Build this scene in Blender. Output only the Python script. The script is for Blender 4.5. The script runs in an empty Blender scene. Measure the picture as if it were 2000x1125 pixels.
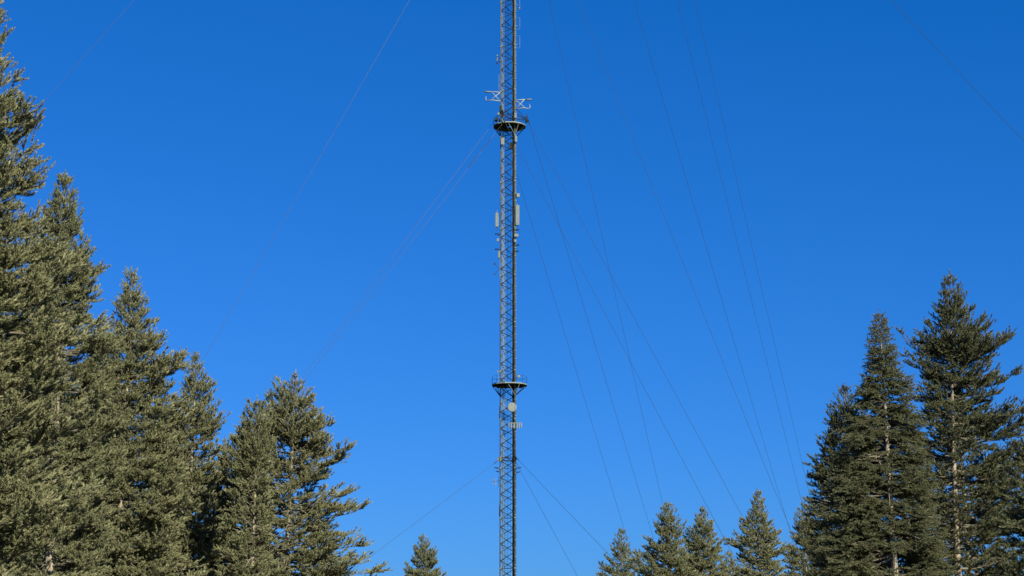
import bpy, math, random
import numpy as np
from mathutils import Vector, noise

R = math.radians
scene = bpy.context.scene
COL = scene.collection

# ------------------------------------------------------------------ helpers
def vadd(a, b): return (a[0]+b[0], a[1]+b[1], a[2]+b[2])
def vmul(a, s): return (a[0]*s, a[1]*s, a[2]*s)
def vnorm(a):
    l = math.sqrt(a[0]*a[0]+a[1]*a[1]+a[2]*a[2]) or 1.0
    return (a[0]/l, a[1]/l, a[2]/l)
def vcross(a, b): return (a[1]*b[2]-a[2]*b[1], a[2]*b[0]-a[0]*b[2], a[0]*b[1]-a[1]*b[0])
def lerp(a, b, t): return a+(b-a)*t
def pol(r, deg, z=0.0): return (r*math.cos(R(deg)), r*math.sin(R(deg)), z)

class MB:
    """collects simple solids and links them as one mesh object"""
    def __init__(self): self.v = []; self.f = []
    def tube(self, pts, rad, n=6, cap=True):
        m = len(pts)
        rads = rad if isinstance(rad, (list, tuple)) else [rad]*m
        base = len(self.v)
        d0 = vnorm(vadd(pts[-1], vmul(pts[0], -1)))
        ref = (0, 0, 1) if abs(d0[2]) < .9 else (1, 0, 0)
        for i, p in enumerate(pts):
            a = pts[max(0, i-1)]; b = pts[min(m-1, i+1)]
            d = vnorm(vadd(b, vmul(a, -1)))
            u = vnorm(vcross(d, ref)); w = vcross(d, u)
            for k in range(n):
                t = 2*math.pi*k/n
                c, s = math.cos(t)*rads[i], math.sin(t)*rads[i]
                self.v.append((p[0]+u[0]*c+w[0]*s, p[1]+u[1]*c+w[1]*s, p[2]+u[2]*c+w[2]*s))
        for i in range(m-1):
            for k in range(n):
                a = base+i*n+k; b = base+i*n+(k+1) % n
                self.f.append((a, b, b+n, a+n))
        if cap and n > 2:
            self.f.append(tuple(base+k for k in reversed(range(n))))
            self.f.append(tuple(base+(m-1)*n+k for k in range(n)))
        return self
    def box(self, c, size, rz=0.0, tilt=0.0, bevel=0.0):
        hx, hy, hz = size[0]/2, size[1]/2, size[2]/2
        base = len(self.v)
        b = min(bevel, hx*.9, hy*.9, hz*.9)
        cr, sr, ct, st = math.cos(rz), math.sin(rz), math.cos(tilt), math.sin(tilt)
        def put(x, y, z):
            y, z = y*ct-z*st, y*st+z*ct
            x, y = x*cr-y*sr, x*sr+y*cr
            self.v.append((c[0]+x, c[1]+y, c[2]+z))
        if b <= 0:
            for z in (-hz, hz):
                for x, y in ((-hx, -hy), (hx, -hy), (hx, hy), (-hx, hy)): put(x, y, z)
            rings = 2; n = 4
        else:
            n = 8
            def ring(ix, iy, z):
                for x, y in ((-ix+b, -iy), (ix-b, -iy), (ix, -iy+b), (ix, iy-b), (ix-b, iy), (-ix+b, iy), (-ix, iy-b), (-ix, -iy+b)): put(x, y, z)
            ring(hx-b*.6, hy-b*.6, -hz); ring(hx, hy, -hz+b); ring(hx, hy, hz-b); ring(hx-b*.6, hy-b*.6, hz)
            rings = 4
        for i in range(rings-1):
            for k in range(n):
                a = base+i*n+k; d = base+i*n+(k+1) % n
                self.f.append((a, d, d+n, a+n))
        self.f.append(tuple(base+k for k in reversed(range(n))))
        self.f.append(tuple(base+(rings-1)*n+k for k in range(n)))
        return self
    def lathe(self, origin, axis, prof, n=24):
        """prof: (distance along the axis, radius) pairs"""
        axis = vnorm(axis); ref = (0, 0, 1) if abs(axis[2]) < .9 else (1, 0, 0)
        u = vnorm(vcross(axis, ref)); w = vcross(axis, u); base = len(self.v)
        for d, r in prof:
            r = max(r, 1e-4)
            for k in range(n):
                t = 2*math.pi*k/n; c, s = r*math.cos(t), r*math.sin(t)
                self.v.append(tuple(origin[i]+axis[i]*d+u[i]*c+w[i]*s for i in range(3)))
        for i in range(len(prof)-1):
            for k in range(n):
                a = base+i*n+k; b = base+i*n+(k+1) % n
                self.f.append((a, b, b+n, a+n))
        self.f.append(tuple(base+k for k in reversed(range(n))))
        self.f.append(tuple(base+(len(prof)-1)*n+k for k in range(n)))
        return self
    def build(self, name, mat, parent=None, smooth=False):
        me = bpy.data.meshes.new(name)
        me.from_pydata(self.v, [], self.f); me.update()
        if smooth: me.polygons.foreach_set('use_smooth', [True]*len(me.polygons))
        me.materials.append(mat)
        return link(name, me, parent)

def link(name, me, parent=None):
    o = bpy.data.objects.new(name, me); COL.objects.link(o)
    if parent: o.parent = parent
    return o
def tag(o, label=None, cat=None, group=None, kind=None):
    if label: o['label'] = label
    if cat: o['category'] = cat
    if group: o['group'] = group
    if kind: o['kind'] = kind
    return o
def thing(name, label, cat, loc=(0, 0, 0), group=None):
    return tag(link_empty(name, loc), label, cat, group)
def link_empty(name, loc):
    o = bpy.data.objects.new(name, None); COL.objects.link(o); o.location = loc
    o.empty_display_size = .3
    return o

# ---------------------------------------------------------------- materials
def mat_new(name):
    m = bpy.data.materials.new(name); m.use_nodes = True
    nt = m.node_tree; b = nt.nodes['Principled BSDF']
    return m, nt, b
def noise_mat(name, stops, scale=4.0, detail=6.0, rough=.6, metal=0.0, bump=0.0, stretch=(1, 1, 1), spec=.5):
    m, nt, b = mat_new(name); N = nt.nodes; L = nt.links
    tc = N.new('ShaderNodeTexCoord'); mp = N.new('ShaderNodeMapping'); mp.inputs['Scale'].default_value = stretch
    nz = N.new('ShaderNodeTexNoise'); nz.inputs['Scale'].default_value = scale; nz.inputs['Detail'].default_value = detail
    cr = N.new('ShaderNodeValToRGB')
    el = cr.color_ramp.elements
    el[0].position, el[0].color = stops[0][0], (*stops[0][1], 1)
    el[1].position, el[1].color = stops[-1][0], (*stops[-1][1], 1)
    for p, c in stops[1:-1]:
        e = el.new(p); e.color = (*c, 1)
    L.new(tc.outputs['Object'], mp.inputs['Vector']); L.new(mp.outputs['Vector'], nz.inputs['Vector'])
    L.new(nz.outputs['Fac'], cr.inputs['Fac']); L.new(cr.outputs['Color'], b.inputs['Base Color'])
    b.inputs['Roughness'].default_value = rough; b.inputs['Metallic'].default_value = metal
    b.inputs['Specular IOR Level'].default_value = spec
    if bump:
        bp = N.new('ShaderNodeBump'); bp.inputs['Strength'].default_value = bump; bp.inputs['Distance'].default_value = .03
        L.new(nz.outputs['Fac'], bp.inputs['Height']); L.new(bp.outputs['Normal'], b.inputs['Normal'])
    return m

def needle_mat(name, old, mid, young, trans=.22):
    m, nt, b = mat_new(name); N = nt.nodes; L = nt.links
    N.remove(b)
    out = [n for n in N if n.type == 'OUTPUT_MATERIAL'][0]
    at = N.new('ShaderNodeAttribute'); at.attribute_name = 'tint'
    cr = N.new('ShaderNodeValToRGB'); el = cr.color_ramp.elements
    el[0].position, el[0].color = 0.0, (*old, 1)
    el[1].position, el[1].color = 1.0, (*young, 1)
    e = el.new(.5); e.color = (*mid, 1)
    L.new(at.outputs['Fac'], cr.inputs['Fac'])
    p = N.new('ShaderNodeBsdfPrincipled'); p.inputs['Roughness'].default_value = .55
    p.inputs['Specular IOR Level'].default_value = .35
    t = N.new('ShaderNodeBsdfTranslucent'); mx = N.new('ShaderNodeMixShader'); mx.inputs['Fac'].default_value = trans
    L.new(cr.outputs['Color'], p.inputs['Base Color']); L.new(cr.outputs['Color'], t.inputs['Color'])
    L.new(p.outputs['BSDF'], mx.inputs[1]); L.new(t.outputs['BSDF'], mx.inputs[2]); L.new(mx.outputs['Shader'], out.inputs['Surface'])
    return m

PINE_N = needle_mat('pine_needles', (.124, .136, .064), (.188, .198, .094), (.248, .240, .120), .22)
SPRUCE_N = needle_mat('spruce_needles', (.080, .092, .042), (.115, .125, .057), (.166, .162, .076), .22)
PALE_N = needle_mat('pale_needles', (.160, .170, .078), (.205, .21, .095), (.25, .24, .11), .35)
BARK = noise_mat('pine_bark', [(.3, (.09, .075, .05)), (.5, (.18, .155, .105)), (.72, (.29, .26, .185))], 9, 8, .85, bump=.6, stretch=(1, 1, .35), spec=.2)
SBARK = noise_mat('spruce_bark', [(.3, (.10, .085, .058)), (.5, (.19, .168, .118)), (.72, (.32, .29, .22))], 12, 8, .85, bump=.5, stretch=(1, 1, .5), spec=.2)
TWIG = noise_mat('branch_bark', [(.32, (.055, .047, .032)), (.55, (.10, .088, .060)), (.75, (.19, .17, .125))], 3, 5, .85, spec=.2)
DEADWOOD = noise_mat('dead_branch_wood', [(.3, (.16, .145, .105)), (.7, (.30, .275, .21))], 5, 5, .9, spec=.2)
STEEL = noise_mat('mast_leg_steel', [(.3, (.050, .058, .034)), (.55, (.075, .085, .052)), (.75, (.105, .118, .078))], 1.2, 6, .7, 0, stretch=(1, 1, .3))
BRACE = noise_mat('brace_steel', [(.3, (.006, .0075, .003)), (.7, (.014, .016, .007))], 1.5, 5, .75, spec=.2)
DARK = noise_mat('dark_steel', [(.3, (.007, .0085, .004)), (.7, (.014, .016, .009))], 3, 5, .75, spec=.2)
GALV = noise_mat('galvanised_steel', [(.3, (.088, .118, .098)), (.7, (.135, .175, .15))], 5, 6, .6, 0)
CABLE = noise_mat('cable_sheath', [(.3, (.065, .105, .105)), (.7, (.095, .145, .15))], 2, 4, .5)
WHITE = noise_mat('antenna_shell', [(.25, (.098, .116, .104)), (.5, (.125, .147, .132)), (.75, (.14, .162, .146))], 2, 5, .8, spec=.15)
PAINT = noise_mat('white_paint', [(.3, (.15, .18, .165)), (.7, (.21, .25, .23))], 3, 5, .6, spec=.3)
WIRE = noise_mat('guy_wire_steel', [(.3, (.012, .022, .018)), (.7, (.022, .036, .030))], 2, 3, .5)
GROUND = noise_mat('forest_floor', [(.3, (.045, .05, .02)), (.5, (.08, .08, .035)), (.7, (.13, .11, .06))], .8, 10, .95, bump=.5, spec=.1)

# --------------------------------------------------------------- sky, light
SUN_EL, SUN_AZ = 30.0, 150.0          # azimuth clockwise from +Y (the view direction)
world = bpy.data.worlds.new("World"); scene.world = world; world.use_nodes = True
nt = world.node_tree; N = nt.nodes; L = nt.links
bg = N['Background']; bg.inputs['Strength'].default_value = .07
sky = N.new('ShaderNodeTexSky'); sky.sky_type = 'NISHITA'; sky.sun_disc = False
sky.sun_elevation = R(SUN_EL); sky.sun_rotation = R(SUN_AZ)
sky.altitude = 150; sky.air_density = 1.0; sky.dust_density = .2; sky.ozone_density = 3.0
sep = N.new('ShaderNodeSeparateColor'); com = N.new('ShaderNodeCombineColor')
L.new(sky.outputs['Color'], sep.inputs['Color'])
SKY_FIT = [(.1059, 1.0), (0.4414, 0.780), (1.1498, 0.750)]       # deep polarised blue: gain and power per channel
for i, ch in enumerate(('Red', 'Green', 'Blue')):
    g, p = SKY_FIT[i]
    pw = N.new('ShaderNodeMath'); pw.operation = 'POWER'; pw.inputs[1].default_value = p
    ml = N.new('ShaderNodeMath'); ml.operation = 'MULTIPLY'; ml.inputs[1].default_value = g
    L.new(sep.outputs[ch], pw.inputs[0]); L.new(pw.outputs[0], ml.inputs[0])
    if ch == 'Red':                                  # a little less red overall, never below a floor
        ad = N.new('ShaderNodeMath'); ad.operation = 'SUBTRACT'; ad.inputs[1].default_value = .0998
        mxn = N.new('ShaderNodeMath'); mxn.operation = 'MAXIMUM'; mxn.inputs[1].default_value = .03
        L.new(ml.outputs[0], ad.inputs[0]); L.new(ad.outputs[0], mxn.inputs[0]); ml = mxn
    L.new(ml.outputs[0], com.inputs[ch])
L.new(com.outputs['Color'], bg.inputs['Color'])

sl = bpy.data.lights.new('sun', 'SUN'); sl.energy = 5.0; sl.angle = R(.53); sl.color = (1.0, .93, .80)
so = bpy.data.objects.new('sun', sl); COL.objects.link(so)
sd = Vector((math.sin(R(SUN_AZ))*math.cos(R(SUN_EL)), math.cos(R(SUN_AZ))*math.cos(R(SUN_EL)), math.sin(R(SUN_EL))))
so.rotation_euler = sd.to_track_quat('Z', 'Y').to_euler(); so.location = (30, -30, 60)

scene.view_settings.view_transform = 'Standard'; scene.view_settings.look = 'None'
scene.view_settings.exposure = 1.15; scene.view_settings.gamma = 1

cam = bpy.data.cameras.new('camera'); cam.lens = 60.8; cam.sensor_width = 36; cam.clip_end = 20000; cam.clip_start = .1
co = bpy.data.objects.new('camera', cam); COL.objects.link(co)
co.location = (0, 0, 1.7); co.rotation_euler = (R(90+11.9), 0, 0); scene.camera = co

# ------------------------------------------------------------------- ground
g = MB()
n = 40
for j in range(n+1):
    for i in range(n+1):
        x = (i/n*2-1); y = (j/n*2-1)
        g.v.append((4000*x*abs(x), 4000*y*abs(y), 0.0))
for j in range(n):
    for i in range(n):
        a = j*(n+1)+i; g.f.append((a, a+1, a+n+2, a+n+1))
tag(g.build('ground', GROUND), kind='structure')

# ---------------------------------------------------------------- the trees
def interp(tab, d):
    if d <= tab[0][0]: return tab[0][1]*max(d, 0.0)/max(tab[0][0], 1e-6)
    for (a, ra), (b, rb) in zip(tab, tab[1:]):
        if d <= b: return lerp(ra, rb, (d-a)/(b-a))
    return tab[-1][1]

STYLE = {
    'pine':   dict(step=.38, nper=6.8, bl=.140, sh=.105, slen=(.18, .38), nl=.104, nw=.028, nn=46, etop=1.05, elow=.15, bare=.24),
    'loose':  dict(step=.44, nper=6.0, bl=.165, sh=.115, slen=(.18, .38), nl=.104, nw=.028, nn=46, etop=1.0, elow=.18, bare=.28),
    'spruce': dict(step=.25, nper=7.6, bl=.125, sh=.085, slen=(.13, .28), nl=.066, nw=.024, nn=28, etop=.75, elow=-.10, bare=.12),
}

def grow(seed, H, left, right, hb, kind, lean=(0, 0), base_r=None, dense=1.0, far=1.0, extra=(), dead=6, front=.75, rand=(.70, 1.08), bough=1.0, low_thin=1.0, front_skip=0.0, gaps=-.26, wild=.5):
    """one conifer at the origin: trunk, wood, dead wood meshes and a list of needle shoots.
    left / right: (metres below the tip, reach in metres) on the -X and +X sides."""
    S = STYLE[kind]; rng = random.Random(seed); U = rng.uniform
    base_r = base_r or (.0095*H+.02)
    ph1, ph2 = U(0, 6), U(0, 6)
    def axis(z):
        t = z/H
        w = .10*math.sin(t*5+ph1)*t; w2 = .10*math.sin(t*4.3+ph2)*t
        return (lean[0]*t+w*(1-t)*2, lean[1]*t+w2*(1-t)*2, z)
    def rad(z): return max(.012, base_r*max(0.0, 1-z/H)**.85)
    trunk, wood, dead_limbs = MB(), MB(), []
    zs = [H*i/26 for i in range(27)]
    trunk.tube([axis(z) for z in zs], [rad(z)*(1.35 if z == 0 else 1) for z in zs], 9)
    shoots = []                                        # p, dir, length
    def shoot(p, d, l): shoots.append((*p, *d, l))
    shoot(axis(H-.05), (0, 0, 1), .32)
    for k in range(4):
        a = U(0, 6.28); shoot(axis(H-.25), vnorm((math.cos(a)*.7, math.sin(a)*.7, 1)), .26)
    def branch(d, az, reach, zfall, up, t0, thin=1.0):
        low = min(1, max(0, d/(H-hb)-.25)/.5); la, lb = lerp(.05, -.15, low), lerp(1.15, .60, low)
        """d: depth of the tip below the treetop"""
        th = reach*zfall                               # how far below the tip the branch leaves the trunk
        zb = H-d-th
        if zb < .4: return
        zb = min(zb, H-.08)
        b0 = axis(zb); dx, dy = math.cos(az), math.sin(az)
        bend = U(-.5, .5); wob = U(.02, .09)*reach**.5; ph = U(0, 6)
        n = 7 if reach > .8 else 5
        pts = []
        for i in range(n):
            t = i/(n-1)
            zz = th*t - up*reach*math.sin(math.pi*t**.8)*.62 + wob*math.sin(t*9+ph)*t
            s = reach*t; lat = bend*reach*t*t*.5
            pts.append((b0[0]+dx*s-dy*lat, b0[1]+dy*s+dx*lat, b0[2]+zz))
        r0 = min(rad(zb)*.55, .012+.016*reach)
        wood.tube(pts, [lerp(r0, .006, (i/(n-1))**.8) for i in range(n)], 5 if far < 1.5 else 4, False)
        def at(t):
            f = t*(n-1); i = min(int(f), n-2); f -= i
            return tuple(lerp(pts[i][k], pts[i+1][k], f) for k in range(3)), vnorm(vadd(pts[i+1], vmul(pts[i], -1)))
        p, dd = at(.999)
        shoot(p, vnorm((dd[0], dd[1], dd[2]+.35)), U(*S['slen'])*1.1)
        for j in range(int(reach*.6/.13/max(far, 1)**.5)):    # tufts straight on the bough
            t = U(.4, 1.0); p, dd = at(min(t, .99)); a2 = U(-1.1, 1.1); c2, s2 = math.cos(a2), math.sin(a2)
            shoot(p, vnorm((dd[0]*c2-dd[1]*s2, dd[0]*s2+dd[1]*c2, dd[2]+U(.1, 1.3 if kind != 'spruce' else .4))), U(*S['slen']))
        sp = S['bl']*max(far, 1)**.5/dense; m = max(2, int(reach*(1-t0)/sp*thin))
        lt = lerp(1.0, low_thin, low)
        for j in range(m):
            t = t0+(1-t0)*(j+U(.1, .9))/m
            p, dd = at(t)
            if t < .93 and noise.noise((p[0]*.95+seed, p[1]*.95, p[2]*1.35)) < gaps-(.08 if far > 1.2 else 0): continue
            if t < .9 and rng.random() > lt: continue
            for side in ((-1, 1) if U(0, 1) < .75 else (rng.choice((-1, 1)),)):
                sl = min(1.25*bough, ((1-t)*.58+.16)*reach*U(.55, 1.15)); sl = max(sl, .22)
                ang = side*U(.55, 1.15); ca, sa = math.cos(ang), math.sin(ang)
                lift = U(-.12, .42) if kind != 'spruce' else U(-.35, .18)
                hd = vnorm((dd[0]*ca-dd[1]*sa, dd[0]*sa+dd[1]*ca, dd[2]*.6+lift))
                e = vadd(p, vmul(hd, sl)); e = (e[0], e[1], e[2]+.12*sl*sl)
                if far < 1.4 and sl > .3:
                    wood.tube([p, e], [.009, .004], 3, False)
                ss = S['sh']*max(far, 1)**.5; q = max(1, int(sl/ss))
                for i in range(q):
                    u = (i+U(.3, 1))/q
                    if u < .18 and sl > .6: continue
                    sp_ = tuple(lerp(p[k], e[k], u) for k in range(3))
                    if kind != 'spruce' and far < 1.2 and u < .85 and noise.noise((sp_[0]*2.3, sp_[1]*2.3+seed, sp_[2]*2.6)) < -.10: continue
                    a2 = U(-.95, .95); c2, s2 = math.cos(a2), math.sin(a2)
                    sv = vnorm((hd[0]*c2-hd[1]*s2, hd[0]*s2+hd[1]*c2, hd[2]+U(la, lb) if kind != 'spruce' else hd[2]+U(-.3, .35)))
                    shoot(sp_, sv, U(*S['slen']))
    d = .30
    while True:
        if H-d < hb: break
        frac = d/(H-hb)
        nb = S['nper']*dense*(.75 if d < 1.0 else 1)
        nb = int(nb)+(1 if rng.random() < nb-int(nb) else 0)
        a0 = U(0, 6.28)
        for k in range(nb):
            az = a0+2*math.pi*(k+U(-.3, .3))/nb
            dd_ = max(.15, d+U(-.25, .25)*S['step']*1.6)
            w = (math.cos(az)+1)/2; w = w*w*(3-2*w)
            l, r = interp(left, dd_), interp(right, dd_)
            reach = lerp(l, r, w)
            if abs(math.cos(az)) < .6: reach = min(reach, .5*(l+r))
            if math.sin(az) < -.6 and frac > .3 and rng.random() < front_skip: continue
            if math.sin(az) < -.5 and frac > .25:
                reach *= front
            reach *= 1+wild*noise.noise((math.cos(az)*1.2+seed, math.sin(az)*1.2, dd_*.75))
            reach *= U(*rand) if rng.random() > .22 else 1.0
            reach = max(reach, .12)
            e = lerp(S['etop'], S['elow'], min(1, d/5.5)**.7)+U(-.22, .22)
            zf = math.tan(min(e, 1.15))
            branch(dd_, az, reach, zf, U(.10, .30) if e > .1 else U(-.05, .12), S['bare']*min(1, .35+frac*1.4)*(1 if reach > .7 else .4))
        d += S['step']*U(.75, 1.25)*(.75 if d < 2 else 1)
    for d_, az, reach, zf, up, *th_ in extra:
        branch(d_, R(az), reach, zf, up, .3, *th_)
    for k in range(dead):                              # bare dead limbs
        z = U(hb*.7, H*.62); az = U(math.pi*1.05, math.pi*1.95); l = U(.8, 2.7)
        b0 = axis(z); up = U(-.35, .25)
        deadw = MB(); dead_limbs.append(deadw)
        pts = [b0]; dirv = (math.cos(az), math.sin(az), up)
        for i in range(3):
            dirv = vnorm((dirv[0]+U(-.2, .2), dirv[1]+U(-.2, .2), dirv[2]+U(-.2, .2)))
            pts.append(vadd(pts[-1], vmul(dirv, l/3)))
        deadw.tube(pts, [.026, .02, .013, .006], 4, False)
        for i in (1, 2):
            if rng.random() < .8:
                q = vnorm((dirv[0]+U(-.9, .9), dirv[1]+U(-.9, .9), dirv[2]+U(-.7, .7)))
                deadw.tube([pts[i], vadd(pts[i], vmul(q, U(.25, .7)))], [.010, .004], 3, False)
    return trunk, wood, dead_limbs, shoots

def needles(name, shoots, kind, seed, mat, parent, far=1.0):
    S = STYLE[kind]; rs = np.random.RandomState(seed)
    A = np.array(shoots, dtype=np.float32); P, D, Ln = A[:, :3], A[:, 3:6], A[:, 6]
    nn = max(9, int(S['nn']/far**.9)); n = len(A)
    ref = np.where(np.abs(D[:, 2:3]) < .9, np.array([[0, 0, 1]]), np.array([[1, 0, 0]]))
    u = np.cross(D, ref); u /= np.linalg.norm(u, axis=1, keepdims=True); w = np.cross(D, u)
    rep = lambda a: np.repeat(a, nn, axis=0)
    s = rs.rand(n*nn, 1)**.85*.96+.04
    ang = (.42+.75*rs.rand(n*nn, 1))*(1.15-.55*s)
    phi = rs.rand(n*nn, 1)*2*np.pi
    dr = rep(D)*np.cos(ang)+(rep(u)*np.cos(phi)+rep(w)*np.sin(phi))*np.sin(ang)
    base = rep(P)+rep(D)*rep(Ln[:, None])*s
    ln = S['nl']*(.75+.5*rs.rand(n*nn, 1))*far**.35
    side = -rep(u)*np.sin(phi)+rep(w)*np.cos(phi)+.45*rs.normal(size=(n*nn, 3)); side -= dr*np.sum(side*dr, axis=1, keepdims=True); side /= np.linalg.norm(side, axis=1, keepdims=True)+1e-9
    side *= S['nw']*.5*far**.75
    V = np.stack([base-side, base+side, base+dr*ln], axis=1).reshape(-1, 3).astype(np.float32)
    nt_ = n*nn
    me = bpy.data.meshes.new(name)
    me.vertices.add(nt_*3); me.vertices.foreach_set('co', V.ravel())
    me.loops.add(nt_*3); me.loops.foreach_set('vertex_index', np.arange(nt_*3, dtype=np.int32))
    me.polygons.add(nt_); me.polygons.foreach_set('loop_start', np.arange(0, nt_*3, 3, dtype=np.int32))
    me.update(calc_edges=True)
    tint = np.clip(.5+rs.uniform(-.16, .16)+.24*rs.normal(size=n), 0, 1).astype(np.float32)
    at = me.attributes.new('tint', 'FLOAT', 'POINT'); at.data.foreach_set('value', np.repeat(tint, nn*3))
    me.materials.append(mat)
    return link(name, me, parent)

TOTAL = [0]
def tree(kind, name, label, loc, H, left, right, hb, seed, group, mat=None, bark=None, rz=0.0, **kw):
    far = kw.get('far', 1.0)
    trunk, wood, dead_limbs, shoots = grow(seed, H, left, right, hb, kind, **kw)
    t = thing(name, label, 'spruce tree' if kind == 'spruce' else 'pine tree', (loc[0], loc[1], 0), group)
    t.rotation_euler.z = R(rz)
    trunk.build('trunk', bark or (SBARK if kind == 'spruce' else BARK), t, True)
    wood.build('branches', TWIG, t, True)
    for dl in dead_limbs: dl.build('dead_branch', DEADWOOD, t, True)
    needles('crown', shoots, kind, seed, mat or (SPRUCE_N if kind == 'spruce' else PINE_N), t, far)
    TOTAL[0] += len(shoots)
    return t
def copy_tree(src, label, loc, rz, s, group):
    c = src.copy(); COL.objects.link(c); c.location = (loc[0], loc[1], 0); c.rotation_euler.z = R(rz); c.scale = (s, s, s)
    c['label'] = label; c['group'] = group
    for ch in src.children:
        k = ch.copy(); COL.objects.link(k); k.parent = c
    return c
def sc(tab, m): return [(a*m, b*m) for a, b in tab]

GL, GR, GF = 'tall conifers at one edge of the clearing', 'tall conifers across the clearing', 'smaller conifers far behind the mast'
# the large group on one side
T1 = tree('pine', 'pine_tree', 'tallest and nearest pine, cut off by the left edge, its tip out of frame', (-16.0, 49), 22.2,
     sc([(40, 25), (100, 50), (250, 80), (500, 150), (900, 200)], .0154),
     sc([(40, 28), (80, 45), (140, 50), (210, 54), (250, 86), (320, 98), (345, 104), (390, 140), (450, 142), (600, 180), (900, 215), (1200, 230)], .0154),
     2.2, 11, GL, dead=14, dense=1.1, front_skip=.2, far=.62, gaps=-.17)
T2 = tree('pine', 'pine_tree', 'tall dense pine beside the nearest one, thin top above a bare bit of trunk', (-19.25, 73), 22.06,
     sc([(25, 12), (60, 24), (120, 55), (300, 85), (600, 100)], .0224),
     sc([(25, 14), (60, 20), (75, 32), (110, 35), (140, 70), (160, 76), (215, 74), (300, 85), (500, 105), (780, 115)], .0224),
     3.2, 23, GL, dead=14, lean=(-.3, 0), dense=1.05, far=.8, front_skip=.5, front=.6)
T3 = tree('pine', 'pine_tree', 'slim pointed pine standing against the sky between two denser pines of the left group', (-19.15, 85), 20.42,
     sc([(20, 9), (70, 25), (110, 38), (300, 80), (600, 100)], .0258),
     sc([(20, 9), (40, 22), (55, 32), (80, 35), (110, 46), (150, 70), (200, 105), (300, 120), (590, 135)], .0258),
     3.5, 37, GL, dead=7, far=.85, extra=((165*.0258, 5, 2.75, .25, .1), (180*.0258, -12, 2.5, .2, .1), (172*.0258, 20, 2.3, .3, .1)))
T4 = tree('pine', 'pine_tree', 'narrow pine with a ragged top, last one before the dip in the left tree line', (-18.5, 100), 18.65,
     sc([(20, 11), (60, 24), (100, 44), (200, 75), (400, 95)], .030),
     sc([(20, 12), (45, 27), (75, 32), (100, 54), (125, 56), (190, 50), (250, 55), (400, 75)], .030),
     4.0, 41, GL, dead=6)
T5 = tree('pine', 'pine_tree', 'broad pine with long flat lower boughs reaching out towards the mast', (-13.1, 100), 17.6,
     sc([(20, 18), (40, 42), (70, 60), (150, 84), (300, 95)], .0299),
     sc([(20, 12), (40, 34), (75, 38), (85, 62), (108, 88), (165, 84), (205, 66), (235, 90), (262, 98), (310, 86), (330, 104), (400, 112)], .0299),
     4.8, 53, GL, dead=5, low_thin=.6, gaps=-.2, front_skip=.5, lean=(.45, 0), rand=(.78, 1.06), dense=1.1, bough=1.3,
     extra=((228*.0299, 2, 115*.0299, .22, .12), (262*.0299, -10, 142*.0299, .12, .06), (258*.0299, 12, 120*.0299, .15, .08), (330*.0299, 6, 150*.0299, .12, .05), (318*.0299, -18, 130*.0299, .1, .05),
            (352*.0299, 14, 152*.0299, .08, .0), (378*.0299, -2, 172*.0299, .1, .0), (372*.0299, -20, 150*.0299, .1, .0), (395*.0299, 9, 160*.0299, .1, .0),
            (10*.0299, 185, 1.0, 1.5, .1), (30*.0299, 160, 1.1, 1.3, .1), (24*.0299, 200, 1.2, 1.2, .1)))
T6 = tree('pine', 'pine_tree', 'round-topped pine leaning against the broad pine with flat boughs', (-13.75, 93.5), 15.1,
     sc([(8, 16), (25, 34), (80, 42), (200, 50), (350, 70)], .0274),
     sc([(8, 16), (30, 26), (90, 28), (200, 32), (350, 40)], .0274),
     4.2, 61, GL, dead=5, lean=(-.15, 0))
for k, (x, y, s, rz, src, lab) in enumerate((
        (-26.2, 92, 1.0, 140, T2, 'deep green pine filling the space behind the nearest pine'),
        (-23.6, 98, 1.0, 75, T3, 'pine behind the slim pointed pine, its top hidden by nearer crowns'),
        (-21.4, 108, .93, 200, T4, 'pine at the back of the left group showing only between nearer crowns'),
        (-18.6, 112, .86, 115, T6, 'low pine closing the gap beneath the ragged topped pine'),
        (-21.9, 90, .84, 250, T5, 'mid-height pine below and behind the slim pointed pine'),
        (-17.2, 107, .86, 310, T5, 'pine crown filling the hollow between the ragged topped pine and the round-topped one'),
        (-23.5, 82, .80, 20, T5, 'bushy pine low in the left mass, its trunk showing near the photo bottom'),
        (-26.5, 104, .96, 290, T5, 'rearmost pine of the left mass, seen only as dark gaps between nearer boughs'))):
    copy_tree(src, lab, (x, y), rz, s, GL)

# the group across the clearing
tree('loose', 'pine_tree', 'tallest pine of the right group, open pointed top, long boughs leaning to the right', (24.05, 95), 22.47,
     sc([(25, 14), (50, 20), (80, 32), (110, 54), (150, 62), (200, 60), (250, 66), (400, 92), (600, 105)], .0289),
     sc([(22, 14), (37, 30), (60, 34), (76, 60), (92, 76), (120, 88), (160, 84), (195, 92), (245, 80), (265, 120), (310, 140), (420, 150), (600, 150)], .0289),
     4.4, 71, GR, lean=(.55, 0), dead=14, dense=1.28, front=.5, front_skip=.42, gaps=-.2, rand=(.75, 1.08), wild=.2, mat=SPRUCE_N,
     extra=((120*.0289, 4, 120*.0289, .45, .2), (128*.0289, -8, 105*.0289, .45, .2), (195*.0289, 5, 118*.0289, .2, .1), (262*.0289, 2, 150*.0289, .12, .05), (275*.0289, -12, 140*.0289, .12, .05),
            (118*.0289, 183, 94*.0289, .55, .1, .4), (132*.0289, 176, 86*.0289, .45, .1, .4), (126*.0289, 192, 66*.0289, .6, .1, .4), (150*.0289, 180, 72*.0289, .4, .1, .5), (160*.0289, 170, 88*.0289, .3, .1, .5), (176*.0289, 186, 92*.0289, .25, .1, .5)))
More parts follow.
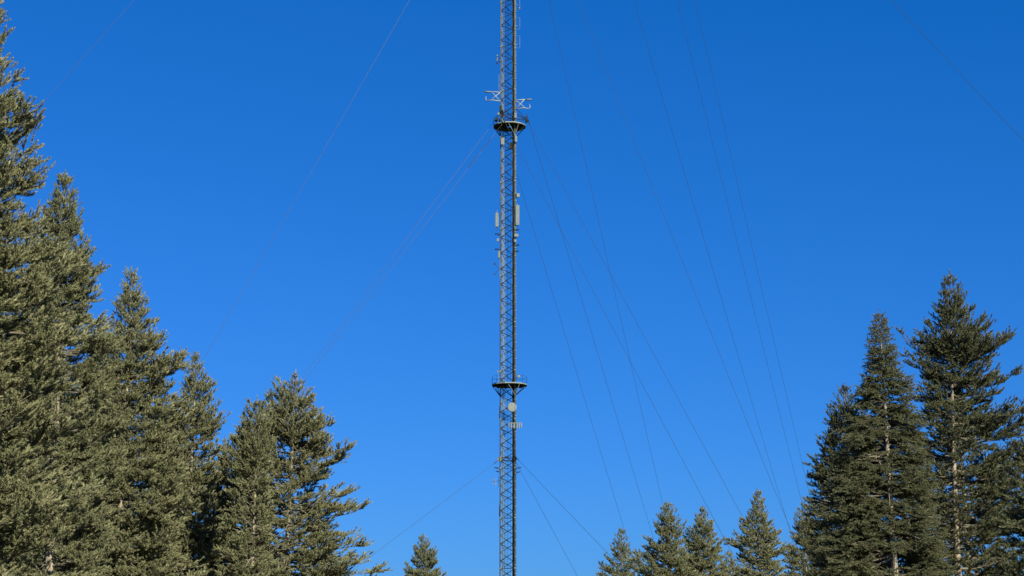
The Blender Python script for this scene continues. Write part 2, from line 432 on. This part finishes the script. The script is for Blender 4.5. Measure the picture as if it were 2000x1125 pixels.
tree('spruce', 'spruce_tree', 'pointed spruce with a pale straight trunk showing through, beside the tallest right pine', (19.4, 88), 18.9,
     sc([(20, 8), (40, 18), (60, 23), (100, 29), (130, 38), (160, 54), (220, 76), (300, 105), (400, 130), (520, 140)], .0265),
     sc([(20, 10), (50, 18), (80, 28), (100, 28), (150, 58), (165, 62), (190, 56), (300, 76), (500, 95)], .0265),
     4.4, 83, GR, lean=(-.38, 0), dead=11, front=.45, front_skip=.5, base_r=.24, dense=1.1, rand=(.82, 1.08), wild=.3)
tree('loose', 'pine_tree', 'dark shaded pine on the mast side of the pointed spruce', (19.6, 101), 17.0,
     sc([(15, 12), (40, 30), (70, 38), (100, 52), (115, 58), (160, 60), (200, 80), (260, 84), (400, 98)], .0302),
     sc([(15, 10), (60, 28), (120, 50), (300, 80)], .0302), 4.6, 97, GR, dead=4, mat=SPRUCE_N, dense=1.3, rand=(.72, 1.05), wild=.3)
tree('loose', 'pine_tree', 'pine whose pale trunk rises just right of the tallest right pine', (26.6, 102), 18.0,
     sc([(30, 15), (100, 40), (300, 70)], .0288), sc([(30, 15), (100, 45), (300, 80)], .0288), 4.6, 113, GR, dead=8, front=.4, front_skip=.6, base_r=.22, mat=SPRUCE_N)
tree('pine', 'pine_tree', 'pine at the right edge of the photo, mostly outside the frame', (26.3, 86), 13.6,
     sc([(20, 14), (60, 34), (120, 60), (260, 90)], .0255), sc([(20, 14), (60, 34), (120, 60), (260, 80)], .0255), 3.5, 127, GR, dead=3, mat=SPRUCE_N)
tree('pine', 'pine_tree', 'small pale pine half behind the dark shaded pine of the right group', (21.9, 130), 12.6,
     sc([(15, 12), (50, 28), (100, 36), (200, 45)], .0383), sc([(15, 10), (60, 26), (200, 40)], .0383), 5.5, 131, GF, mat=PALE_N, far=1.3, dead=2)

# the far row
tree('pine', 'pine_tree', 'tallest of the far row, pine with a sharp top just left of the right group', (21.26, 150), 15.32,
     sc([(20, 8), (50, 20), (65, 34), (75, 46), (110, 40), (160, 45)], .0443),
     sc([(30, 14), (50, 24), (75, 33), (110, 46), (150, 46)], .0443), 6.5, 139, GF, far=1.5, dead=2, dense=1.05, rand=(.62, 1.15), wild=.8)
tree('pine', 'pine_tree', 'neat cone shaped pine between two wider pines of the far row', (18.08, 165), 15.04,
     sc([(20, 14), (50, 34), (100, 40), (160, 48)], .0486),
     sc([(25, 15), (50, 28), (70, 33), (100, 38), (150, 52)], .0486), 7.0, 149, GF, far=1.6, dead=2, dense=1.1, rand=(.62, 1.15), wild=.8)
tree('pine', 'pine_tree', 'broad shouldered pine of the far row with an off-centre loose top', (13.40, 150), 14.26,
     sc([(20, 11), (40, 26), (55, 30), (75, 50), (90, 58), (150, 64)], .0442),
     sc([(10, 12), (30, 22), (55, 30), (65, 34), (110, 34), (150, 52)], .0442), 6.5, 151, GF, far=1.5, dead=2, dense=1.05, rand=(.62, 1.15), wild=.8)
tree('loose', 'pine_tree', 'pale airy pine at the near-mast end of the far row', (11.0, 175), 13.69,
     sc([(15, 14), (40, 28), (60, 32), (90, 46)], .0514),
     sc([(20, 10), (40, 18), (90, 30)], .0514), 7.0, 163, GF, mat=PALE_N, far=1.5, dead=1, dense=1.2, rand=(.6, 1.15), wild=.7)
tree('pine', 'pine_tree', 'lone small pine poking up at the bottom, on the left side of the mast', (-9.71, 190), 14.11,
     sc([(20, 13), (40, 20), (60, 34), (80, 40)], .0558),
     sc([(20, 17), (40, 28), (60, 38), (75, 50)], .0558), 8.0, 173, GF, far=1.7, dead=1, dense=1.1)
tree('pine', 'pine_tree', 'low pine filling the gap under the far cone shaped pine and the sharp topped one', (21.1, 170), 11.2,
     sc([(20, 15), (60, 35), (100, 45)], .05), sc([(20, 15), (60, 35), (100, 45)], .05), 6.0, 181, GF, far=1.6, dead=0)
tree('pine', 'pine_tree', 'low pine filling the gap between the broad shouldered and the cone shaped far pines', (17.4, 178), 11.4,
     sc([(20, 15), (60, 35), (100, 45)], .0513), sc([(20, 15), (60, 35), (100, 45)], .0513), 6.0, 191, GF, far=1.6, dead=0)
print('shoots', TOTAL[0])

# ----------------------------------------------------------------- the mast
MX, MY = -.36, 243.0
MTOP = 243.0
RL = 1.30
LEGAZ = (185, -55, 65)                                 # the side, the near and the far leg
mast = thing('lattice_mast', 'very tall three-legged steel lattice mast held by guy wires', 'radio mast', (MX, MY, 0))
for a in LEGAZ:
    leg = MB(); leg.tube([pol(RL, a, 0), pol(RL, a, MTOP)], .085, 10)
    lo = leg.build('leg', STEEL, mast, True)
    fl = MB(); z = 6.2
    while z < MTOP:
        fl.tube([pol(RL, a, z-.09), pol(RL, a, z-.02)], .15, 10); fl.tube([pol(RL, a, z+.005), pol(RL, a, z+.075)], .15, 10)
        z += 6.93
    fl.build('flange', GALV, lo)
BAY = 2.31
for (i, j, ph) in ((0, 1, 0.0), (0, 2, .5), (1, 2, .5)):
    b = MB(); z = .3+ph*BAY; k = 0
    p, q = pol(RL-.03, LEGAZ[i]), pol(RL-.03, LEGAZ[j])
    while z+BAY/2 < MTOP:
        a_, c_ = (p, q) if k % 2 == 0 else (q, p)
        b.tube([(a_[0], a_[1], z), (c_[0], c_[1], z+BAY/2)], .054, 5)
        g_ = (lerp(a_[0], c_[0], .07), lerp(a_[1], c_[1], .07), z+.05)
        b.box(g_, (.05, .10, .20), math.atan2(c_[1]-a_[1], c_[0]-a_[0]))
        z += BAY/2; k += 1
    z = 6.2
    while z < MTOP:                                    # thin horizontals near the joints
        b.tube([(p[0], p[1], z), (q[0], q[1], z)], .028, 5); z += 6.93
    b.build('bracing', BRACE, mast)
# climbing ladder inside, with cables beside it
ld = MB()
for sx in (-.2, .2): ld.tube([(-.42+sx, .42, 1), (-.42+sx, .42, MTOP-1)], .024, 5)
z = 1.2
while z < MTOP-1: ld.tube([(-.62, .42, z), (-.22, .42, z)], .012, 4); z += .3
ld.build('ladder', BRACE, mast)
cb = MB()
for k in range(5): cb.tube([(-1.02+.10*k, -.12+.05*k, 1), (-1.02+.10*k, -.12+.05*k, 95-k*9)], .030, 6)
cb.build('feeder_cables', CABLE, mast, True)
ct = MB()
for sx in (-1.10, -.84): ct.tube([(sx, -.08, 1), (sx, -.08, MTOP-2)], .022, 5)
z = 1.5
while z < MTOP-2: ct.tube([(-1.10, -.08, z), (-.84, -.08, z)], .014, 4); z += .8
ct.build('cable_ladder', GALV, mast)
thn = MB(); thn.tube([(.12, -.1, 1), (.12, -.1, 80)], .014, 5); thn.build('lightning_cable', DARK, mast)
ccl = MB()                                             # cable run clipped beside the near leg
for k, (ox, oy) in enumerate(((.13, .02), (.18, .10))): 
    q = pol(RL, -55); ccl.tube([(q[0]+ox, q[1]+oy, 1), (q[0]+ox, q[1]+oy, 118)], .03, 6)
ccl.build('leg_cables', STEEL, mast, True)
shade = MB(); q = pol(RL, 65)                             # dark tubes added along the far leg to stand for its shaded side
for k in range(4): shade.tube([(q[0]-.10+.09*k, q[1]-.16, 1), (q[0]-.10+.09*k, q[1]-.16, 128)], .05, 6)
shade.build('leg_shade_tubes', DARK, mast, True)
ccp = MB(); q = pol(RL, -55); z = 2.0
while z < 118: ccp.box((q[0]+.12, q[1]-.02, z), (.26, .20, .07)); z += 1.155
ccp.build('cable_clamp', GALV, mast)

def platform(z, rad, nside=12):
    """grated deck round the mast with rim, joists, struts down to the legs and a handrail"""
    m = MB(); rot = math.pi/nside
    ring = lambda r, zz: [(r*math.cos(2*math.pi*k/nside+rot), r*math.sin(2*math.pi*k/nside+rot), zz) for k in range(nside)]
    base = len(m.v)
    for zz, r in ((z, rad-.03), (z, .42), (z-.05, .42), (z-.05, rad-.03)): m.v += ring(r, zz)
    for s in range(4):
        t = (s+1) % 4
        for k in range(nside):
            k2 = (k+1) % nside
            m.f.append((base+s*nside+k, base+s*nside+k2, base+t*nside+k2, base+t*nside+k))
    deck = m.build('platform', DARK, mast)
    jm = MB()
    for k in range(nside):
        a = 2*math.pi*k/nside+rot
        jm.tube([(.45*math.cos(a), .45*math.sin(a), z-.13), ((rad-.08)*math.cos(a), (rad-.08)*math.sin(a), z-.13)], .06, 4)
    for r in (1.0, 1.75):
        pts = [(r*math.cos(2*math.pi*k/nside+rot), r*math.sin(2*math.pi*k/nside+rot), z-.12) for k in range(nside+1)]
        jm.tube(pts, .05, 4, False)
    jm.build('joist', DARK, deck)
    rm = MB(); base = 0
    for zz, r in ((z+.10, rad+.03), (z+.10, rad-.02), (z-.06, rad-.02), (z-.06, rad+.03)): rm.v += ring(r, zz)
    for s in range(4):
        t = (s+1) % 4
        for k in range(nside):
            k2 = (k+1) % nside
            rm.f.append((s*nside+k, t*nside+k, t*nside+k2, s*nside+k2))
    rm.build('rim', GALV, deck)
    rl = MB()
    for k in range(nside):
        c, s = math.cos(2*math.pi*k/nside+rot), math.sin(2*math.pi*k/nside+rot)
        rl.tube([(c*rad, s*rad, z+.1), (c*rad, s*rad, z+1.15)], .022, 5)
    for zz in (.62, 1.15):
        rl.tube([(p[0], p[1], z+zz) for p in ring(rad, 0)+ring(rad, 0)[:1]], .018, 5, False)
    rl.build('railing', BRACE, deck)
    for a in LEGAZ:
        foot = pol(RL+.06, a, z-1.55)
        for da, rr in ((0, rad-.15), (-38, rad-.2), (38, rad-.2)):
            st = MB(); st.tube([foot, pol(rr, a+da, z-.20)], .05, 6)
            st.build('strut', GALV if (a == -55 and da <= 0) else BRACE, deck)
platform(77.05, 2.42)
platform(38.80, 2.55)

# star frame that spreads the doubled guys, and collars at the other guy levels
for k, a in enumerate((5, 125, 245)):
    s = MB(); tip = pol(2.42, a, 78.3)
    for la in LEGAZ:
        if abs(((la-a+180) % 360)-180) < 90:
            for z0, r_ in ((78.5, .04), (77.75, .032), (79.75, .032)):
                s.tube([pol(RL, la, z0), tip], r_, 5)
    arm = s.build('star_arm', BRACE, mast)
    f = MB(); f.box(tip, (.20, .34, .72), R(a)); f.box(pol(2.55, a, 78.0), (.28, .16, .30), R(a)); f.box(pol(2.52, a, 78.75), (.12, .3, .2), R(a))
    f.lathe(pol(2.5, a, 77.7), (0, 0, 1), [(0, .05), (.1, .13), (.3, .13), (.4, .05)], 10)
    f.build('guy_fitting', DARK, arm)
for z in (28.3, 122.0, 165.0, 212.1, 236.3):
    for k, a in enumerate(LEGAZ):
        f = MB(); f.tube([pol(RL, a, z-.34), pol(RL, a, z+.34)], .20, 10); f.box(pol(RL+.22, a, z), (.34, .12, .42), R(a)); f.box(pol(RL+.1, a, z+.3), (.2, .34, .08), R(a))
        f.build('guy_bracket', STEEL if k == 0 else DARK, mast)
    f = MB()
    for i, j in ((0, 1), (1, 2), (2, 0)):
        for dz in (-.22, .22): f.tube([pol(RL, LEGAZ[i], z+dz), pol(RL, LEGAZ[j], z+dz)], .045, 6)
    f.build('guy_collar', DARK, mast)

# ---------------------------------------------------------------- guy wires
GW = 'steel guy wires of the mast'
def guy(label, start, az, z, run, rad=.022, sag=.004, damper=False):
    a = (MX+start[0], MY+start[1], z); c = (math.cos(R(az)), math.sin(R(az)))
    pts = []
    for k in range(33):
        t = k/32
        pts.append((run*c[0]*t, run*c[1]*t, -z*t - sag*4*t*(1-t)*z))
    m = MB(); m.tube(pts, rad, 5)
    o = m.build('guy_wire', WIRE); o.location = a
    tag(o, label, 'guy wire', GW)
    f = MB()
    for t0, t1, r_ in ((.004, .016, .05),)+(((.03, .055, .035), (.062, .088, .035)) if damper else ()):
        p0 = tuple(pts[-1][i]*t0 for i in range(3)); p1 = tuple(pts[-1][i]*t1 for i in range(3))
        f.tube([p0, p1], r_, 8)
    f.build('wire_clamp', DARK, o)
lL, lN, lF = pol(RL+.3, 185), pol(RL+.3, -55), pol(RL+.3, 65)
tR, tB, tF = pol(2.45, 5), pol(2.45, 125), pol(2.45, 245)
guy('lowest guy wire to the left, sloping gently from the lowest collar', lL, 185, 28.1, 37.2)
guy('lowest guy wire to the right, the flatter of the two leaving the lowest collar', lN, -55, 28.4, 41.3)
guy('steep lower right guy wire leaving the lowest collar, nearest the mast foot', lF, 65, 28.5, 42.0)
guy('upper wire of the close pair running left from the upper platform', tB, 185, 79.7, 56.7)
guy('lower wire of the close pair running left from the upper platform', tF, 185, 76.8, 56.2, damper=True)
guy('flatter of the two guy wires from the dark star tip at the upper platform', tR, -55, 78.5, 57.1)
guy('right guy wire starting under the upper platform and crossing two steeper wires', tF, -55, 77.8, 56.4)
guy('steeper of the two guy wires from the dark star tip at the upper platform', tR, 65, 79.2, 68.1)
guy('steep guy wire closest to the mast beside the tall panel antennas', tB, 65, 79.0, 66.7)
guy('long guy wire left of the mast, leaving the photo at the top', lL, 185, 122.0, 63.5)
guy('slanted guy wire entering at the top, nearly straight down to the right tree group', lN, -55, 121.4, 62.0)
guy('steep guy wire entering at the top, nearest to the mast there', lF, 65, 122.5, 78.0, .022)
guy('guy wire crossing only the top left corner above the nearest pine', lL, 185, 166.0, 125.7)
guy('guy wire crossing only the top right corner of the sky', lN, -55, 163.0, 132.5)
guy('third from the right of the long wires dropping to the right tree group', lF, 65, 166.0, 166.6, .026)
guy('second from the right of the long steep wires above the right tree group', lF, 65, 212.1, 178.0, .026)
guy('long steep guy wire from the highest level, ending at the dark shaded pine', lF, 65, 236.3, 184.2, .026)

# -------------------------------------------------- equipment on the mast
def at(dx, z, dy=0.0): return (MX+dx, MY+dy, z)
def panel(label, dx, z, w, h, dep=.16, dy=-1.1, rz=0.0, pole=True, ext=.35, group=None, tilt=0.0, ledge=None):
    t = thing('panel_antenna', label, 'panel antenna', at(dx, z, dy), group); t.rotation_euler.z = R(rz)
    r = MB(); r.box((0, 0, 0), (w, dep, h), 0, tilt, .05); r.build('radome', WHITE, t)
    e = MB()
    for sx in (-.12, .12): e.tube([(sx*w*2, 0, -h/2-.07), (sx*w*2, 0, -h/2)], .022, 6)
    e.build('connector', DARK, t)
    if pole:
        p = MB(); p.tube([(.0, dep/2+.13, -h/2-ext), (.0, dep/2+.13, h/2+ext)], .045, 8); p.build('pole', GALV, t, True)
        for dz in (-h*.36, h*.36):
            b = MB(); b.box((0, dep/2+.06, dz), (.14, .14, .10)); b.tube([(0, dep/2+.13, dz), (-dx*.35/max(abs(dx), .3)*1.2, dep/2+.55, dz)], .03, 5); b.build('bracket', DARK, t)
    return t
def unit(name, label, cat, dx, z, size, dy=-1.1, rz=0.0, mat=WHITE, fins=True, stay=None):
    """radio or junction box with a finned back, a cable and a mounting stay"""
    t = thing(name, label, cat, at(dx, z, dy)); t.rotation_euler.z = R(rz)
    b = MB(); b.box((0, 0, 0), size, 0, 0, .03); b.build('housing', mat, t)
    f = MB()
    if fins:
        for k in range(5): f.box(((k-2)*size[0]*.19, size[1]/2+.03, 0), (.015, .06, size[2]*.9))
    f.tube([(0, 0, -size[2]/2-.12), (0, 0, -size[2]/2)], .02, 6)
    f.build('fins' if fins else 'cable', DARK, t)
    s = MB(); s.tube([(0, size[1]/2, 0), stay or (-.5 if dx > 0 else .5, .3, 0)], .03, 5); s.build('bracket', BRACE, t)
    return t

panel('small pale panel antenna at the left leg just under the upper platform', -1.02, 74.6, .52, 1.02, dy=-.75, ext=.15)
panel('small pale panel antenna at the right leg just under the upper platform', .92, 74.75, .34, .95, dy=-1.45, ext=.1)
unit('equipment_box', 'dark box on the mast face just under the upper platform', 'equipment box', .20, 74.0, (.42, .34, .95), dy=-.55, mat=DARK, stay=(.2, .3, .3))
unit('radio_unit', 'small pale box high on the right leg, above the tall right panel antenna', 'radio unit', 1.20, 66.35, (.46, .32, .55), dy=-1.15, rz=18)
panel('tallest pale panel antenna, on the right leg halfway between the platforms', 1.14, 63.35, .56, 2.95, dy=-1.3, ext=.25)
panel('tall pale panel antenna on a pole left of the mast, opposite the tallest panel', -1.82, 62.95, .50, 2.05, dy=-.1, ext=.45)
panel('narrow pale panel antenna close to the left leg, lowest of the left panels', -1.50, 57.75, .28, 1.05, dy=-.35, ext=.15)
unit('radio_unit', 'small pale box on the left leg between two dark curved brackets', 'radio unit', -1.68, 59.95, (.30, .28, .46), dy=-.15)
unit('radio_unit', 'wide pale box on the right leg below the tallest panel antenna', 'radio unit', .98, 60.35, (.62, .30, .42), dy=-1.3)
unit('radio_unit', 'small pale cube on the right leg under the wide pale box', 'radio unit', .82, 59.5, (.32, .28, .36), dy=-1.35)
def hoop(label, dx, z, r, dy=0.0):
    """curved stand-off arm: a half ring on two stays"""
    t = thing('mounting_arm', label, 'mounting arm', at(dx, z, dy)); sgn = 1 if dx > 0 else -1
    a = MB(); pts = [(sgn*r*math.sin(math.pi*k/8)*1.3, r*math.cos(math.pi*k/8)*.9, .02) for k in range(9)]
    a.tube(pts, .05, 6); a.build('hoop', DARK, t, True)
    b = MB(); b.tube([pts[0], (-sgn*.4, .1, -.05)], .035, 5); b.tube([pts[-1], (-sgn*.4, -.1, -.05)], .035, 5); b.tube([pts[4], (-sgn*.4, 0, -.3)], .03, 5); b.build('stay', BRACE, t)
hoop('upper dark curved bracket on the left leg, under the tall left panel antenna', -1.62, 60.85, .36)
hoop('lower dark curved bracket on the left leg, above the narrow left panel', -1.62, 58.6, .36)
hoop('dark curved bracket on the right leg directly below the tallest panel antenna', 1.0, 61.25, .30, -1.0)
hoop('dark curved bracket on the right leg below the pale cube', 1.0, 59.0, .32, -1.0)
hoop('small dark bracket on the right leg, last one below the pale boxes', 1.0, 58.1, .24, -1.0)

unit('radio_unit', 'small pale box on the right leg among the struts above the upper platform', 'radio unit', .86, 78.35, (.34, .26, .75), dy=-1.3)
unit('radio_unit', 'small pale box on the left leg among the struts above the upper platform', 'radio unit', -1.62, 78.9, (.28, .26, .36), dy=-.3)
unit('junction_box', 'dark box clamped to the left leg above the upper platform', 'junction box', -1.30, 79.6, (.36, .30, 1.1), dy=-.28, mat=DARK, stay=(.1, .3, 0))
unit('junction_box', 'dark box behind the left rail of the upper platform', 'junction box', -1.95, 77.95, (.40, .30, .55), dy=-.6, mat=DARK, stay=(.5, .4, 0))

# crossed thin antenna and whips
t = thing('crossed_antenna', 'thin dark antenna of two crossed slanting rods beside the left leg', 'rod antenna', at(-1.4, 55.65, -.2))
m = MB(); m.tube([(0, 0, 0), (-.72, -.1, .72)], .03, 5); m.tube([(0, 0, 0), (-.72, -.1, -.75)], .03, 5); m.build('rod', BRACE, t)
m = MB(); m.box((-.74, -.1, .76), (.16, .08, .28), 0, .3); m.box((-.74, -.1, -.78), (.12, .08, .24), 0, -.3); m.build('end_plate', BRACE, t)
m = MB(); m.box((.05, .05, 0), (.2, .2, .16)); m.build('clamp', DARK, t)
def whip(label, dx, z0, z1, dy=-.2, mat=GALV, r=.03):
    t = thing('whip_antenna', label, 'whip antenna', at(dx, z0, dy))
    m = MB(); m.tube([(0, 0, 0), (0, 0, z1-z0)], [r, r*.7], 6); m.build('rod', mat, t)
    b = MB(); b.box((.08, .05, .25), (.22, .1, .08)); b.box((.08, .05, (z1-z0)*.5), (.22, .1, .08)); b.build('clamp', DARK, t)
whip('thin pale whip on the left leg above the upper platform', -1.56, 82.5, 85.1)
whip('pale upright rod on the left leg where the crossed rods meet it', -1.36, 54.2, 57.2, -.35, WHITE, .045)
whip('dark upright pipe on the left leg just below the lower platform', -1.42, 34.0, 35.8, -.2, DARK, .05)
whip('dark upright pipe on the left leg low down, near the photo bottom', -1.42, 20.3, 21.9, -.2, DARK, .05)

# outrigger arms above the upper platform
def outrigger(label, sgn, x0, z, l, dy):
    t = thing('outrigger_arm', label, 'outrigger arm', at(sgn*x0, z, dy))
    X = lambda v: sgn*v
    a = MB(); a.tube([(0, 0, 0), (X(l*.62), 0, .1)], .075, 6); a.tube([(0, 0, -1.36), (X(l*.55), 0, -1.18), (X(l*.86), 0, -1.3)], .07, 6); a.build('boom', PAINT, t, True)
    b = MB(); b.tube([(X(.02), 0, -1.34), (X(l*.55), 0, .06)], .062, 6); b.tube([(X(.02), 0, -.04), (X(l*.62), 0, -1.2)], .062, 6); b.build('cross_brace', PAINT, t, True)
    c = MB(); c.tube([(X(l*.86), 0, -1.32), (X(l*.93), 0, -1.1), (X(l*.91), 0, -.62)], [.06, .075, .03], 6); c.build('hook', PAINT, t, True)
    d = MB(); d.tube([(X(l*.60), 0, .08), (X(l*1.03), 0, .13)], .085, 8); d.tube([(X(l*.62), 0, .0), (X(l*.62), 0, .16)], .06, 6); d.build('end_tube', GALV, t, True)
    e = MB(); e.box((X(l*.83), 0, .0), (l*.36, .12, .08)); e.build('lamp_rail', DARK, t)
outrigger('pale cross-braced outrigger arm reaching left, the higher of two above the upper platform', -1, 1.36, 82.3, 2.3, -.1)
outrigger('pale cross-braced outrigger arm reaching right, the lower of two above the upper platform', 1, .90, 80.75, 2.25, -1.15)

# folded loop dipoles near the top
def loop_antenna(label, z, h=1.85):
    t = thing('loop_antenna', label, 'loop antenna', at(.95, z, -1.05), 'pale loop antennas on the right leg')
    m = MB(); m.tube([(0, 0, -h/2), (.52, 0, -h/2), (.56, 0, -h/2+.06), (.56, 0, h/2-.06), (.52, 0, h/2), (0, 0, h/2)], .022, 6); m.build('loop', CABLE, t, True)
    b = MB(); b.tube([(-.1, 0, -h*.2), (.3, 0, -h*.2)], .03, 6); b.box((-.1, 0, h/2), (.24, .24, .10)); b.box((-.1, 0, -h/2), (.24, .24, .10)); b.build('bracket', GALV, t)
loop_antenna('lower of the pale rectangular loop antennas high on the right leg', 89.75)
loop_antenna('middle pale rectangular loop antenna high on the right leg', 92.65)
loop_antenna('pale rectangular loop antenna at the top of the photo on the right leg', 95.9, 2.2)
unit('small_camera', 'tiny pale box beside the topmost loop antenna', 'camera', 1.45, 95.0, (.22, .26, .2), dy=-1.05, fins=False)
t = thing('sensor_cluster', 'small cluster of pale and dark pods on the left leg near the top', 'sensor cluster', at(-1.5, 87.3, -.2))
m = MB(); m.tube([(-.2, 0, -.75), (-.2, 0, .75)], .03, 6); m.build('pole', DARK, t)
for dx_, dz_, mt in ((-.32, .62, GALV), (-.30, .18, GALV), (-.36, -.1, GALV), (-.36, -.55, DARK)):
    m = MB(); m.lathe((dx_, 0, dz_-.12), (0, 0, 1), [(0, .04), (.05, .10), (.2, .10), (.26, .04)], 10); m.build('pod', mt, t, True)
m = MB(); m.box((-.05, 0, -.3), (.36, .1, .1)); m.box((-.05, 0, .3), (.36, .1, .1)); m.build('bracket', DARK, t)

# around the lower platform
t = thing('sensor_cluster', 'small pale instrument on a stem over the left rail of the lower platform', 'instrument', at(-1.5, 40.3, -.9))
m = MB(); m.tube([(0, 0, -1.4), (0, 0, .3)], .025, 6); m.build('stem', GALV, t)
m = MB(); m.tube([(-.22, 0, .25), (.22, 0, .32)], .02, 5)
for x_ in (-.22, 0, .22): m.lathe((x_, 0, .2), (0, 0, 1), [(0, .03), (.06, .075), (.2, .075), (.25, .03)], 8)
m.build('head', GALV, t)
t = thing('floodlight', 'small pale rounded lamp over the right rail of the lower platform', 'lamp', at(1.22, 39.9, -1.3))
m = MB(); m.lathe((0, .12, 0), (.35, -1, -.15), [(0, .05), (.03, .15), (.12, .21), (.28, .22), (.30, .19)], 16); m.build('housing', WHITE, t, True)
m = MB(); m.tube([(0, .1, 0), (-.45, .25, -.5), (-.45, .25, -1.0)], .03, 6); m.build('bracket', GALV, t)
t = thing('dish_antenna', 'round pale dish antenna just below the lower platform', 'dish antenna', at(.36, 35.45, -1.55))
m = MB(); m.lathe((0, 0, 0), (.25, -1, 0), [(-.30, .20), (-.26, .52), (-.12, .63), (.02, .655), (.10, .655), (.125, .64), (.13, .62), (.14, .30), (.142, .0)], 40); m.build('radome', WHITE, t, True)
m = MB(); m.tube([(0, .3, -.5), (0, .3, .5)], .055, 8); m.box((0, .2, 0), (.3, .25, .4)); m.tube([(0, .3, .3), (.4, .5, .3)], .04, 6); m.tube([(0, .3, -.3), (.4, .5, -.3)], .04, 6); m.build('mount', BRACE, t)
t = thing('dipole_array', 'pale row of upright dipole elements crossing the right leg under the dish', 'array antenna', at(.78, 32.9, -1.45))
m = MB(); m.tube([(-.95, 0, .30), (.98, 0, .30)], .075, 6); m.tube([(-.55, .04, -.15), (.98, .04, -.15)], .065, 6); m.build('boom', WHITE, t)
for x_, w_ in ((-.86, .10), (-.52, .13), (-.12, .16), (.30, .13), (.60, .11), (.90, .14)):
    m = MB(); m.box((x_, -.06, -.03), (w_*1.35, .14, .82 if abs(x_) < .85 else .62), 0, 0, .02); m.build('dipole', WHITE, t)
m = MB(); m.tube([(0, 0, .3), (-.1, .4, .3)], .045, 6); m.tube([(0, 0, -.15), (-.1, .4, -.15)], .045, 6); m.tube([(-.1, .4, -.5), (-.1, .4, .5)], .05, 8); m.build('mount', BRACE, t)

# below the lowest collar
def sidelight(label, dx, z, dy, l, sgn):
    t = thing('cross_arm', label, 'cross arm', at(dx, z, dy))
    m = MB(); m.tube([(0, 0, 0), (sgn*l, 0, .03)], .055, 6); m.build('arm', DARK, t)
    m = MB(); m.box((sgn*l*.75, 0, .05), (l*.5, .16, .09)); m.build('end_plate', DARK, t)
    m = MB(); m.tube([(0, 0, -.28), (sgn*l*.7, 0, -.02)], .028, 5); m.build('stay', BRACE, t)
sidelight('upper short dark arm on the left leg just under the lowest collar', -1.3, 27.05, -.15, .85, -1)
sidelight('lower short dark arm on the left leg just under the lowest collar', -1.3, 26.55, -.15, .62, -1)
sidelight('upper short dark arm on the right leg just under the lowest collar', .75, 26.95, -1.15, .92, 1)
sidelight('lower short dark arm on the right leg just under the lowest collar', .75, 26.35, -1.15, .75, 1)
t = thing('yagi_antenna', 'small pale antenna with upright rods on a boom, left below the lowest collar', 'yagi antenna', at(-1.35, 25.2, -.2))
m = MB(); m.tube([(0, 0, .05), (-1.05, -.2, -.12)], .028, 5); m.build('boom', BRACE, t)
for x_, h_, mt in ((-.16, 1.6, DARK), (-.55, 1.05, GALV), (-.62, .9, WHITE), (-.95, .9, WHITE)):
    m = MB(); m.tube([(x_, x_*.19, -.06+x_*.1-h_/2), (x_, x_*.19, -.06+x_*.1+h_/2)], .03 if mt != DARK else .022, 5); m.build('element', mt, t)
